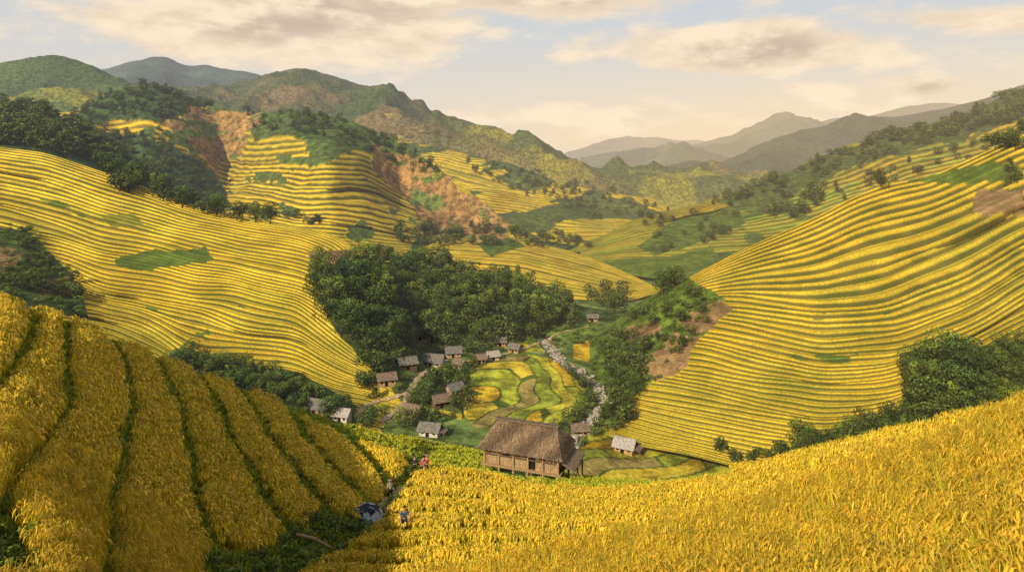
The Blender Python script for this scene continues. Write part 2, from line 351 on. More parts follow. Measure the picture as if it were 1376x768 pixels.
def p_I(U,V,x,y,z,s,PH):
    t=plots(U,PH,GOLD*1.0,YG,50);m=np.ones(U.shape)*.9
    n=fbm(U/45,V/24,4,43)
    k=(n>.16);t[k]=SCRUB*1.3;m[k]=.1
    setp(t,m,[(90,160),(150,122),(200,105),(255,122),(290,140),(250,150),(225,165),(150,160),(110,175)],U,V,DARK*1.6,0)
    setp(t,m,[(330,148),(400,142),(520,175),(600,230),(560,235),(500,205),(430,190),(380,180),(340,190)],U,V,SCRUB,0)
    setp(t,m,[(110,170),(220,190),(290,230),(310,280),(260,290),(190,260),(140,220)],U,V,DARK*1.8,0)
    setp(t,m,[(560,318),(700,322),(790,330),(790,345),(540,350)],U,V,DARK*1.8,0)
    k=inpoly(U,V,[(340,225),(420,200),(490,235),(535,305),(420,320),(330,290)],8)&(n<.3)
    t[k]=plots(U,PH,GOLD*1.15,YG,50)[k];m[k]=1
    g=fbm((U+V*.5)/9,V/60,3,91);g2=fbm(U/22,V/10,4,95)
    for p in LAND:
        k=landk(U,V,p);c=SOILR*(.9+.45*np.clip(g[k],-1,1))[:,None];t[k]=c;m[k]=0
        kk=k&(g2>.22);t[kk]=SCRUB*1.5;kk=k&(g2>.12)&(g2<=.22);t[kk]=(SCRUB*1.5+SOILR)*.5
    return t,m
def m_I(U,V,x,y,z,s):
    for p in LAND:
        k=landk(U,V,p);z=z-np.where(k,1.5+4*np.clip(fbm((U+V*.5)/12,V/60,2,91),-1,1),0)
    return z
sheet('terraced_hillside','ridge with sunlit terraces and raw reddish landslide scars',IC,np.arange(-400,781,2.),N=38,wamp=(2.2,.12),wsc=130,relief=(15,260),paint=p_I,mod=m_I,seed=10,crestn=3)
JC=[[(-400,220,420),(0,208,420),(60,214,410),(150,243,400),(250,282,380),(330,306,372)],
 [(-400,90,700),(0,135,640),(60,144,640),(110,172,620),(140,194,600),(200,242,570),(260,277,540),(330,305,510)]]
sheet('hill','wooded shoulder of the hill above the terraces',JC,np.arange(-400,331,3.),rows=50,relief=(5,60),paint=lambda U,V,x,y,z,s,PH:(C_(DARK*1.6,U),np.zeros(U.shape)),seed=11,sm=True,crestn=2)
I3=[[(440,310,740),(600,325,720),(700,335,700),(800,342,690),(905,338,750),(1000,332,780)],
 [(440,232,1080),(540,232,1050),(600,245,980),(650,262,930),(700,272,960),(760,284,900),(800,298,930),(850,300,900),(905,306,900),(1000,316,850)],
 [(440,170,1300),(480,178,1300),(540,188,1250),(600,200,1250),(650,212,1230),(700,224,1200),(760,248,1150),(800,256,1120),(850,262,1100),(880,268,1080),(905,281,1050),(940,302,1000),(1000,314,900)]]
def p_I3(U,V,x,y,z,s,PH):
    t=plots(U,PH,GOLD*1.0,YG,40);m=np.ones(U.shape)*.8
    n=fbm(U/60+.02*V,V/20,3,53);k=n>.05;t[k]=SCRUB*1.1;m[k]=.1
    return t,m
sheet('terraced_hillside','farther ridge striped with terraces and dark woodland',I3,np.arange(440,1001,2.),N=30,wamp=(2.4,.2),relief=(30,240),paint=p_I3,seed=12,crestn=4)
def p_far(c1,c2,gold=0.):
    def p(U,V,x,y,z,s,PH):
        n=fbm(x/240,y/240,5,60);t=c1*(1-smooth(-.3,.4,n))[...,None]+c2*smooth(-.3,.4,n)[...,None]
        if gold:
            kk=smooth(.1,.3,fbm(x/130,y/170,5,66))*(s<gold);t=t*(1-.6*kk[...,None])+YG*.75*.6*kk[...,None]
        return t,np.zeros(U.shape)
    return p
MC=[[(60,200,1300),(400,220,1350),(600,240,1350),(800,275,1350),(1040,290,1400)],
 [(60,165,1800),(300,170,1850),(400,160,1800),(500,175,1800),(600,205,1750),(700,225,1700),(800,258,1650),(1040,284,1600)],
 [(60,155,2400),(250,136,2500),(300,127,2500),(350,107,2500),(385,93,2500),(405,91,2500),(430,97,2500),(480,112,2450),(520,125,2400),(560,148,2350),(620,176,2300),(660,186,2250),(700,193,2200),(760,212,2100),(830,236,2000),(870,257,1900),(930,276,1800),(1040,284,1800)]]
sheet('mountain','tall rounded mountain with ravines and dry scrub',MC,np.arange(60,1041,2.5),rows=170,relief=(120,420),rid=True,paint=p_far(SCRUB*.9,np.array((.17,.125,.05)),.4),seed=13,sm=True,crestn=5,wamp=(0,0),back=((200,-100),(500,-300)))
KC=[[(-500,220,1000),(0,215,1000),(300,240,1000)],[(-500,160,1400),(0,150,1350),(150,160,1300),(300,190,1300)],
 [(-500,120,1800),(-100,100,1700),(0,88,1700),(40,79,1700),(75,72,1700),(110,87,1700),(140,104,1650),(200,125,1600),(260,150,1500),(300,165,1500)]]
sheet('mountain','dark forested peak with gold fields on its lower flank',KC,np.arange(-500,301,2.5),rows=130,relief=(70,300),rid=True,paint=p_far(DARK*1.6,SCRUB*1.3,.6),seed=14,sm=True,crestn=6,wamp=(0,0),back=((200,-100),(500,-300)))
def far(name,crest,d,foot,u0,u1,seed,lab,amp,sc,c=SCRUB):
    C=[[(u0,foot,d*.62),(u1,foot,d*.62)],[(u,v,d) for u,v in crest]]
    sheet(name,lab,C,np.arange(u0,u1+1,2.),rows=90,relief=(amp,sc),rid=True,paint=p_far(c*.9,c*1.4),seed=seed,sm=True,sig=5,crestn=amp*.2,wamp=(0,0),back=((300,-200),(900,-700)))
BLU=np.array((.06,.085,.055))
far('mountain',[(20,120),(60,110),(130,97),(180,88),(220,81),(250,90),(275,88),(300,95),(350,101),(400,112),(520,140)],4200,200,20,520,15,'blue distant ridge behind the peaks',150,800,BLU)
far('mountain',[(660,235),(740,220),(780,206),(805,198),(830,191),(860,189),(885,186),(915,191),(940,188),(970,200),(1010,214),(1100,228),(1200,240)],9500,236,660,1200,16,'pale hazy mountain range on the horizon',200,1600,BLU)
far('mountain',[(780,250),(840,236),(860,225),(900,211),(950,203),(1000,188),(1030,181),(1060,164),(1090,166),(1120,159),(1180,152),(1220,142),(1270,139),(1320,143),(1400,150),(1900,150)],5600,246,780,1900,17,'long hazy mountain ridge in layers',220,1100,BLU)
far('mountain',[(820,275),(850,260),(870,244),(900,226),(930,221),(960,228),(1000,213),(1050,200),(1100,183),(1150,172),(1200,158),(1240,153),(1280,145),(1330,128),(1400,122),(1900,90)],2700,296,820,1900,18,'dark blue forested ridge closing the valley',120,520,BLU*.7)

bpy.context.view_layer.update();dg=bpy.context.evaluated_depsgraph_get()
def hit(u,v,far_=False):
    dr=Vector(((u-CU)/F,1,(H-v)/F)).normalized();o_=Vector((0,0,0))
    if far_:o_=dr*(100./dr.y)
    r=scene.ray_cast(dg,o_,dr);return r[1] if r[0] else None
def down(x,y):
    r=scene.ray_cast(dg,(x,y,600),(0,0,-1));return r[1].z if r[0] else -75
# village tracks, surveyed before planting so that nothing grows on them
PT=[([(600,484),(572,500),(560,512),(552,524),(546,538),(530,554),(512,568)],1.7,'pale dirt path winding past the houses'),([(478,562),(487,548),(505,540),(530,534),(550,528)],1.2,'narrow dirt path up to the houses'),([(610,488),(640,484),(690,474),(724,462),(750,448),(790,440)],1.2,'dirt track along the valley')]
PW=[densify([(h.x,h.y) for h in(hit(*a,True) for a in p) if h],8) for p,_,_ in PT]
PA=np.concatenate(PW)
def offpath(h,r=2.6,tall=5.):return min(np.min(np.hypot(PA[:,0]-h.x,PA[:,1]-h.y-q)) for q in np.arange(0,tall+.1,2.5))>r
# ---------------- foliage
def leafmat(name,hue,trans=0.,hz=True):
    m,nt,b=newmat(name);c=AT(nt,'leafcol')
    oi=nt.nodes.new('ShaderNodeObjectInfo').outputs['Random']
    k=MX(nt,oi,tuple(h*.75 for h in hue),tuple(min(2,h*1.35) for h in (hue[0]*1.15,hue[1],hue[2]*.8)))
    col=MX(nt,1.,c,k,'MULTIPLY');nt.links.new(col,b.inputs['Base Color']);b.inputs['Roughness'].default_value=.6
    sh=b.outputs[0]
    if trans:
        tr=nt.nodes.new('ShaderNodeBsdfTranslucent');nt.links.new(col,tr.inputs[0])
        mx=nt.nodes.new('ShaderNodeMixShader');mx.inputs[0].default_value=trans
        nt.links.new(sh,mx.inputs[1]);nt.links.new(tr.outputs[0],mx.inputs[2]);sh=mx.outputs[0]
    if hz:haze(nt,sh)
    else:nt.links.new(sh,nt.nodes['Material Output'].inputs[0])
    return m
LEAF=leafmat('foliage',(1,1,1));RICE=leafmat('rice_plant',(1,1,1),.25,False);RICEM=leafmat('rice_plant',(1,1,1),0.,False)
BARK=simple('bark',(.12,.085,.055),.3,6.)
def colattr(me,col):
    a=me.attributes.new('leafcol','FLOAT_COLOR','POINT');a.data.foreach_set('color',np.concatenate([col,np.ones((len(col),1))],1).astype(np.float32).ravel())
def leaves(c,n,size,r):
    N=len(c);t=r.normal(size=(N,3));t-=n*(t*n).sum(1)[:,None];t/=np.linalg.norm(t,axis=1)[:,None]+1e-9;b=np.cross(n,t)
    a=(size*(.7+.6*r.random(N)))[:,None];
    co=np.stack([c-t*a,c-b*a*.6+n*a*.15,c+t*a,c+b*a*.6-n*a*.1],1).reshape(-1,3)
    return co,np.arange(N*4).reshape(N,4)
def crown_mesh(name,seed,nl,style=0,base=(.052,.090,.014)):
    r=np.random.default_rng(seed);L=r.integers(11,15);cs=[];rs=[]
    for i in range(L):
        a=i*2.4+r.random();h=.26+.60*(i/(L-1))
        if style==0:rad=.32*max(.15,1-((h-.5)/.45)**2)**.5*(.5+.5*r.random());q=.15+.07*r.random()
        elif style==1:rad=.14*(1.15-h)*(.5+r.random());q=.10+.05*r.random()+.06*(1-h)
        else:rad=.36*(.4+.6*r.random());h=.2+.5*r.random();q=.17+.1*r.random()
        cs.append((rad*math.cos(a),rad*math.sin(a),h));rs.append(q)
    cs=np.array(cs);rs=np.array(rs);i=r.choice(L,nl,p=rs**2/(rs**2).sum())
    d=r.normal(size=(nl,3));d[:,2]+=.25;d/=np.linalg.norm(d,axis=1)[:,None]
    rr=(.84+.22*r.random(nl))[:,None];c=cs[i]+d*rs[i][:,None]*rr*np.array([1,1,.8])
    n=d+.3*r.normal(size=(nl,3));n/=np.linalg.norm(n,axis=1)[:,None]
    sz=.95/math.sqrt(nl)
    co,q=leaves(c,n,np.full(nl,sz),r)
    k=(.65+.65*r.random(nl))*(.5+.7*np.clip(c[:,2],0,1))*(.65+.7*r.random(L)[i])*(.72+.75*np.clip(d[:,2],-.6,1))  # painted-in light: leaves coloured brighter on lobe tops, darker low in the crown
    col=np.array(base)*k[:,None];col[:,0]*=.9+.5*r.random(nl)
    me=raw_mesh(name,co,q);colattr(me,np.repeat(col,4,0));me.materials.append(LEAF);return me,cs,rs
def tube(path,rad,n=6):
    path=[Vector(p) for p in path];vs=[];fs=[]
    for i,p in enumerate(path):
        t=(path[min(i+1,len(path)-1)]-path[max(i-1,0)]).normalized();a=t.cross(Vector((.3,1,.1))).normalized();b=t.cross(a)
        for k in range(n):
            an=k/n*6.2832;vs.append(p+(a*math.cos(an)+b*math.sin(an))*rad[i])
    for i in range(len(path)-1):
        for k in range(n):fs.append((i*n+k,i*n+(k+1)%n,(i+1)*n+(k+1)%n,(i+1)*n+k))
    return [tuple(v) for v in vs],fs
def trunk_mesh(name,cs,seed):
    V=[];Fc=[]
    def add(p,ra):
        v,f=tube(p,ra);o=len(V);V.extend(v);Fc.extend([tuple(i+o for i in q) for q in f])
    add([(0,0,-.05),(.01,.005,.2),(.02,-.01,.45),(0,.01,.75)],[.03,.022,.016,.006])
    for c in cs[::2]:
        h0=max(.12,c[2]*.55);add([(.01,0,h0),(c[0]*.5,c[1]*.5,h0+.5*(c[2]-h0)-.01),tuple(c)],[.012,.008,.003])
    me=bpy.data.meshes.new(name);me.from_pydata(V,[],Fc);me.materials.append(BARK);return me
TV=[]
for i in range(8):
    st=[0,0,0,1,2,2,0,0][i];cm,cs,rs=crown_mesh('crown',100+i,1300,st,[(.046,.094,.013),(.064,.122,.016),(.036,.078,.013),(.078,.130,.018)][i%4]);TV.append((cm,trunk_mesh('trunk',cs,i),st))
SV=[crown_mesh('tree',200+i,220,[0,0,1,2,0][i])[0] for i in range(5)]
BUSH=[crown_mesh('shrub',300+i,320,2,(.085,.155,.022))[0] for i in range(3)]
def srcobjs(name,meshes):
    col=bpy.data.collections.new(name)
    for m in meshes:col.objects.link(bpy.data.objects.new(m.name,m))
    return col
def scatter(name,label,category,P,scl,rot,col,group=None):
    n=len(P);me=bpy.data.meshes.new(name);me.vertices.add(n);me.vertices.foreach_set('co',np.asarray(P,np.float32).ravel())
    a=me.attributes.new('scl','FLOAT_VECTOR','POINT');a.data.foreach_set('vector',np.asarray(scl,np.float32).ravel())
    a=me.attributes.new('rot','FLOAT_VECTOR','POINT');a.data.foreach_set('vector',np.asarray(rot,np.float32).ravel())
    o=link(bpy.data.objects.new(name,me))
    g=bpy.data.node_groups.new(name,'GeometryNodeTree');g.interface.new_socket('Geometry',in_out='INPUT',socket_type='NodeSocketGeometry');g.interface.new_socket('Geometry',in_out='OUTPUT',socket_type='NodeSocketGeometry')
    gi=g.nodes.new('NodeGroupInput');go=g.nodes.new('NodeGroupOutput');ip=g.nodes.new('GeometryNodeInstanceOnPoints');ci=g.nodes.new('GeometryNodeCollectionInfo')
    ci.inputs['Collection'].default_value=col;ci.inputs['Separate Children'].default_value=True;ci.inputs['Reset Children'].default_value=True
    def na(nm):
        x=g.nodes.new('GeometryNodeInputNamedAttribute');x.data_type='FLOAT_VECTOR';x.inputs['Name'].default_value=nm;return x.outputs['Attribute']
    e=g.nodes.new('FunctionNodeEulerToRotation');g.links.new(na('rot'),e.inputs[0])
    g.links.new(gi.outputs[0],ip.inputs['Points']);g.links.new(ci.outputs[0],ip.inputs['Instance']);ip.inputs['Pick Instance'].default_value=True
    g.links.new(e.outputs[0],ip.inputs['Rotation']);g.links.new(na('scl'),ip.inputs['Scale']);g.links.new(ip.outputs[0],go.inputs[0])
    md=o.modifiers.new('scatter','NODES');md.node_group=g
    tag(o,label,category,'stuff');return o
cand=[]
def region(poly,n,h0,h1,st=None,gap=0.):
    us=[p[0] for p in poly];vs=[p[1] for p in poly];k=0;t=0;mine=[]
    while k<n and t<n*12:
        t+=1;u=random.uniform(min(us),max(us));v=random.uniform(min(vs),max(vs))
        if not inpoly(np.array([u]),np.array([v]),poly,3)[0]:continue
        p=hit(u,v,True)
        if p is None or p.y<110:continue
        if gap and any((p-q).length<gap for q in mine):continue
        mine.append(p.copy())
        h=random.uniform(h0,h1)*random.choice((.8,1,1,1.12));cand.append((h*F/p.y,u,v,p.copy(),h,st));k+=1
region([(425,372),(470,357),(520,352),(600,360),(690,378),(740,395),(772,412),(765,430),(700,450),(640,458),(560,466),(515,478),(470,458),(440,430),(420,395)],230,7.5,13.5,None,4.)
region([(-60,135),(0,140),(60,147),(110,172),(145,195),(200,240),(250,270),(190,256),(120,222),(60,205),(0,196),(-60,196)],330,8,13)
region([(90,160),(150,124),(200,108),(255,126),(290,143),(225,165),(150,160),(110,175)],110,8,13)
region([(330,150),(400,148),(520,178),(600,235),(560,235),(500,205),(430,185),(380,175),(340,185)],90,7,11)
region([(110,170),(220,190),(290,230),(310,280),(260,290),(190,260),(140,220)],150,7,12)
region([(290,278),(420,296),(440,304),(300,298),(240,270)],30,8,12)
region([(520,312),(560,300),(700,310),(790,322),(790,335),(540,332)],95,7,11)
region([(610,205),(700,230),(790,262),(820,300),(700,262),(640,235)],80,7,11)
region([(700,225),(900,275),(895,300),(800,290),(700,255)],70,7,11)
region([(1030,290),(1050,262),(1110,250),(1115,272),(1060,300)],30,9,13)
region([(950,268),(1130,203),(1290,158),(1376,122),(1376,160),(1260,195),(1130,232),(970,285)],130,8,12)
region([(1100,240),(1376,180),(1376,200),(1260,225),(1130,275)],36,7,10)
region([(1150,190),(1376,120),(1376,165),(1250,190)],90,10,15)
region([(860,300),(1000,275),(990,320),(880,345)],30,6,9)
region([(800,475),(850,430),(900,395),(950,398),(975,400),(950,440),(890,500),(840,540),(810,560)],40,2.5,5.5,4,3)
region([(815,480),(870,470),(860,530),(825,560)],20,5,8,None,3)
region([(885,372),(925,368),(930,392),(885,400)],7,8,12)
region([(790,400),(840,395),(845,425),(800,430)],14,7,11)
region([(1040,612),(1070,600),(1120,590),(1120,625),(1040,640)],20,4,7,None,2.6)
region([(1130,590),(1195,570),(1210,600),(1135,630)],24,6.5,9.5,None,2.8)
region([(1225,510),(1290,490),(1310,560),(1230,590)],24,7.5,12,None,3.2)
region([(1290,490),(1400,472),(1400,560),(1300,570)],30,4,7.5,None,3)
region([(960,604),(1050,600),(1050,620),(960,625)],10,2,3.5,4)
region([(235,485),(300,494),(385,518),(385,545),(230,510)],46,5,8.5,None,2.5)
region([(390,528),(455,540),(470,570),(400,560)],16,5,7)
region([(490,552),(540,560),(540,590),(490,585)],12,5,7)
region([(470,470),(690,462),(640,500),(635,560),(500,590),(480,520)],110,3.5,6.5)
region([(640,455),(790,432),(795,450),(650,470)],34,4.5,8)
region([(745,488),(800,512),(790,530)],12,2.5,4.5)
region([(790,540),(850,530),(850,575),(800,585)],22,3.5,6)
region([(740,565),(790,560),(790,600),(740,600)],12,3,5)
region([(0,300),(40,310),(105,385),(110,405),(60,400),(0,395)],36,2.5,5,4)
region([(150,252),(188,252),(188,262),(152,262)],9,8,11)
region([(210,240),(250,240),(255,262),(215,262)],8,8,11)
region([(1345,225),(1376,215),(1376,250),(1350,250)],5,4,6)
cand.sort(key=lambda c:-c[0])
HS=[(565,456,16,'thatch','ochre',10),(547,494,23,'grey','dark',24),(583,491,26,'grey','white',-15),(609,478,19,'grey','wood',12),(618,494,14,'brown','wood',-40),(644,488,13,'thatch','wood',15),(662,483,12,'pale','white',25),(692,473,13,'grey','wood',-30),(519,516,23,'brown','ochre',22),(611,528,20,'grey','wood',38),(592,545,21,'brown','dark',28),(554,560,23,'brown','wood',-25),(578,584,26,'grey','white',-14),(428,554,28,'grey','wood',-22),(460,565,19,'pale','white',-15),(840,606,25,'pale','ochre',-28),(796,431,13,'grey','wood',0),(779,585,16,'brown','wood',8),(672,464,11,'grey','wood',5)]
hp=[hit(a[0],a[1],True) for a in HS]
def frontok(c):
    # keep the yard in front of each house clear
    return all(not(abs(c[3].x-q.x)<3.2 and -7<c[3].y-q.y<3.5) for q in hp if q)
cand=[c for c in cand if frontok(c) and offpath(c[3],2.,9.) and not(np.min(np.hypot(rwd[:,0]-c[3].x,rwd[:,1]-c[3].y))<2.2)]
big=cand[:290];rest=cand[290:]
for px,u,v,p,h,st in big:
    i=random.randrange(len(TV)) if st is None else random.choice((4,5))
    cm,tmh,s=TV[i];e=bpy.data.objects.new('tree',None);e.location=p-Vector((0,0,.2));e.scale=(h*(1.05 if s!=1 else .9),)*2+(h,);e.rotation_euler=(0,0,random.random()*6.28);link(e)
    lab={0:'dark green leafy tree with a rounded crown',1:'tall narrow dark green tree on the slope',2:'bushy spreading green tree with low branches'}[s]
    tag(e,lab,'tree',group='trees on the valley slopes')
    for n,m in(('trunk',tmh),('crown',cm)):
        o=bpy.data.objects.new(n,m);o.parent=e;link(o)
c2=srcobjs('tree_sources',SV)
if rest:
    P=[c[3] for c in rest];scatter('forest','mass of small trees covering the far slopes','forest',P,[(c[4]*1.15,c[4]*1.15,c[4]) for c in rest],[(0,0,random.random()*6.28) for c in rest],c2)
# ---------------- rice plants
def tuft(name,seed,nb,wid,ht,greenk,pan=True,mat=RICE,lean=.35,pk=1.,yel=1.):
    r=np.random.default_rng(seed);V=[];Q=[];Cc=[]
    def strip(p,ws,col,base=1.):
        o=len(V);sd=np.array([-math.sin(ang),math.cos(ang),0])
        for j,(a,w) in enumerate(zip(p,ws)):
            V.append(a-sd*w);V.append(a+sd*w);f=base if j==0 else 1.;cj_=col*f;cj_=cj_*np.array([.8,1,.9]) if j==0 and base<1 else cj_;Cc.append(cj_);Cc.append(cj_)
        for k in range(len(p)-1):Q.append((o+2*k,o+2*k+1,o+2*k+3,o+2*k+2))
    for i in range(nb):
        ang=r.random()*6.283;out=np.array([math.cos(ang),math.sin(ang),0]);b=out*r.random()*.12
        ang+=r.normal()*.6
        L=ht*(.65+.45*r.random());le=.05+lean*r.random()
        p=[b+out*L*le*t**1.8+np.array([0,0,L*(t-.2*le*t**3)]) for t in(0,.5,.8,1.)]
        g=r.random()
        c=(np.array([.50,.53,.04])*(1-g)+np.array([.78,.58,.045])*g)*(1-greenk)+np.array([.20,.30,.03])*greenk
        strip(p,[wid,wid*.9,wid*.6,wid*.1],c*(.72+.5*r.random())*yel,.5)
    if pan:
        for i in range(int(nb/3*pk)):
            ang=r.random()*6.283;out=np.array([math.cos(ang),math.sin(ang),0]);b=out*.05
            L=ht*(.78+.2*r.random());tp=b+out*.08+np.array([0,0,L])
            p=[tp,tp+out*.05+[0,0,.03],tp+out*.11+[0,0,-.03],tp+out*.14+[0,0,-.13]]
            strip(p,[wid*.5,wid*1.1,wid*1.2,wid*.3],np.array([.80,.56,.06])*(.6+.5*r.random())*yel)
    me=raw_mesh(name,np.array(V),np.array(Q));colattr(me,np.array(Cc));me.materials.append(mat);return me
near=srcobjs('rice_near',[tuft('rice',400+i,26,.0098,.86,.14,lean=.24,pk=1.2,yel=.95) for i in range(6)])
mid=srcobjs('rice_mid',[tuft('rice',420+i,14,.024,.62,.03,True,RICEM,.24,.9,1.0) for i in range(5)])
grs=srcobjs('grass_src',[tuft('grass',440+i,12,.024,.28,.68,False,RICEM,.5) for i in range(4)])
bsh=srcobjs('bush_src',BUSH)
x,y,z,U,V,sn=SHEETS['rice_field2'];R,Cn=U.shape;x=x[:R];y=y[:R];z=z[:R]
P=np.stack([x,y,z],-1);e1=P[1:,:-1]-P[:-1,:-1];e2=P[:-1,1:]-P[:-1,:-1];ar=np.linalg.norm(np.cross(e1,e2),axis=2)
yc=y[:-1,:-1];vis=(yc>4.2)&(U[:-1,:-1]>-60)&(U[:-1,:-1]<1440)
den=np.where(yc<14,34,np.where(yc<28,18,np.clip(15*(28/yc)**1.1,5.5,15)))
w=(ar*den*vis).ravel();tot=int(w.sum());print('tufts',tot)
tot=min(tot,95000);ci=rng.choice(w.size,tot,p=w/w.sum());ri,cj=np.unravel_index(ci,ar.shape)
a=rng.random(tot)[:,None];bb=rng.random(tot)[:,None]
PP=P[ri,cj]+a*(P[ri+1,cj]-P[ri,cj])+bb*(P[ri,cj+1]-P[ri,cj])
Ug=PP[:,0]/PP[:,1]*F+CU;Vg=V[ri,cj]+a[:,0]*(V[ri+1,cj]-V[ri,cj]);Sg=sn[ri,cj]
left,groove,rav,grn,shr,gm,ur=fgmask(Ug,Vg,PP[:,1])
hutp=hit(708,638)
hd=np.hypot(PP[:,0]-hutp.x,PP[:,1]-hutp.y+1.);nohut=hd>3.4
gap=(~left)&(rrow(Ug,Vg,Sg)<.24)
isr=~(groove|rav|grn|shr)&(hd>4.6)&~(gap&(rng.random(tot)<.92))
dd=PP[:,1];lump=1+.08*fbm(PP[:,0]/1.5,PP[:,1]/1.5,3,70)
def sc(k,g=1.):
    s=(lump[k]*(.88+.22*rng.random(k.sum()))*g);s2=s*np.clip(dd[k]/32,1,1.6);return np.stack([s2,s2,s],1)
def rt(k,t=.06):
    n=k.sum();return np.stack([rng.normal(size=n)*t,rng.normal(size=n)*t,rng.random(n)*6.28],1)
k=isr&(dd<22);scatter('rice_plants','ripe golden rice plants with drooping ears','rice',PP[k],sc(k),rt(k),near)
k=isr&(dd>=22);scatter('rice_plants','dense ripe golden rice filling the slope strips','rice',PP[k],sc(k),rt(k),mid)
k=(groove|grn|rav|shr|gap|(hd<=5.2))&nohut&~isr;scatter('grass','rough green grass in the furrows and banks','grass',PP[k],sc(k),rt(k,.2),grs)
k=(rav|shr)&(rng.random(tot)<.06)&(hd>6);n=k.sum();s=rng.uniform(.35,.9,n);scatter('undergrowth','leafy green shrubs along the gully','shrubs',PP[k],np.stack([s*1.2,s*1.2,s],1),rt(k),bsh)
def shrubfield(polys,n,s0,s1):
    P=[];t=0
    while len(P)<n and t<n*8:
        t+=1;pl=random.choice(polys);u=random.uniform(min(p[0] for p in pl),max(p[0] for p in pl));v=random.uniform(min(p[1] for p in pl),max(p[1] for p in pl))
        if inpoly(np.array([u]),np.array([v]),pl,3)[0]:
            h=hit(u,v,True)
            if h and h.y>100 and frontok((0,0,0,h)) and offpath(h,2.,4.) and np.min(np.hypot(rwd[:,0]-h.x,rwd[:,1]-h.y))>2.2:P.append(h.copy())
    s=rng.uniform(s0,s1,len(P));scatter('undergrowth','low scrub on the steep uncultivated banks','shrubs',P,np.stack([s*1.3,s*1.3,s],1),[(0,0,random.random()*6) for _ in P],bsh)
shrubfield([[(790,480),(850,425),(905,390),(965,398),(945,440),(885,510),(835,550),(805,575)],[(1205,550),(1230,500),(1400,462),(1400,580),(1230,620)],[(1100,622),(1215,575),(1215,635),(1100,650)],[(0,300),(40,305),(110,390),(110,425),(0,400)],[(480,500),(640,462),(610,570),(500,580)],[(220,475),(400,510),(480,560),(400,560)],[(640,455),(800,435),(800,460),(650,475)],[(790,500),(830,540),(790,600),(760,590)]],1000,1.,2.6)
# ---------------- building helper
def mk(name,V,Fs,mat,parent=None,loc=(0,0,0),rot=(0,0,0)):
    me=bpy.data.meshes.new(name);me.from_pydata([tuple(v) for v in V],[],Fs);me.materials.append(mat);me.update()
    o=bpy.data.objects.new(name,me);o.location=loc;o.rotation_euler=rot
    if parent:o.parent=parent
    return link(o)
def box(cx,cy,cz,sx,sy,sz):
    return [(cx+i*sx/2,cy+j*sy/2,cz+k*sz/2) for k in(-1,1) for j in(-1,1) for i in(-1,1)],[(0,2,3,1),(4,5,7,6),(0,1,5,4),(2,6,7,3),(0,4,6,2),(1,3,7,5)]
def join(parts):
    V=[];Fs=[]
    for v,f in parts:
        o=len(V);V+=list(v);Fs+=[tuple(i+o for i in q) for q in f]
    return V,Fs
M={'grey':simple('grey_tile',(.17,.155,.14),.4,1.6,.75,.5,stretch=(1,4,1)),'brown':simple('brown_tile',(.19,.14,.10),.4,1.6,.75,.5,stretch=(1,4,1)),'pale':simple('pale_sheet_roof',(.38,.34,.30),.3,1.5,.5,.3,stretch=(5,1,1)),'thatch':simple('thatch',(.22,.165,.11),.4,14.,.95,1.,stretch=(3,.5,.5)),
 'wood':simple('weathered_wood',(.40,.27,.15),.35,5.,.85,.6,stretch=(6,6,.6)),'dark':simple('dark_wood',(.14,.095,.06),.35,5.,.85,.6,stretch=(6,6,.6)),'ochre':simple('clay_wall',(.42,.27,.13),.2,3.),'white':simple('lime_wall',(.50,.45,.37),.2,1.),'blk':simple('dark_opening',(.02,.017,.014),.2,3.)}
def roofmesh(L,W,h0,rise,ov=.6,th=.14,hip=0.):
    a=L/2+ov;b=W/2+ov;r=L/2+ov-hip;e=h0-rise*ov/(W/2)
    V=[(-a,-b,e),(a,-b,e),(r,0,h0+rise),(-r,0,h0+rise),(-a,b,e),(a,b,e)]
    V2=[(x_,y_,z_-th) for x_,y_,z_ in V]
    Fs=[(0,1,2,3),(5,4,3,2),(6,9,8,7),(11,8,9,10),(0,6,7,1),(4,5,11,10),(1,7,8,2),(2,8,11,5),(4,10,9,3),(3,9,6,0)]
    if hip>.5:Fs=[(0,1,2,3),(5,4,3,2),(1,5,2),(4,0,3),(6,9,8,7),(11,8,9,10),(7,8,11),(10,9,6),(0,6,7,1),(4,5,11,10),(1,7,11,5),(0,4,10,6)]
    return V+V2,Fs
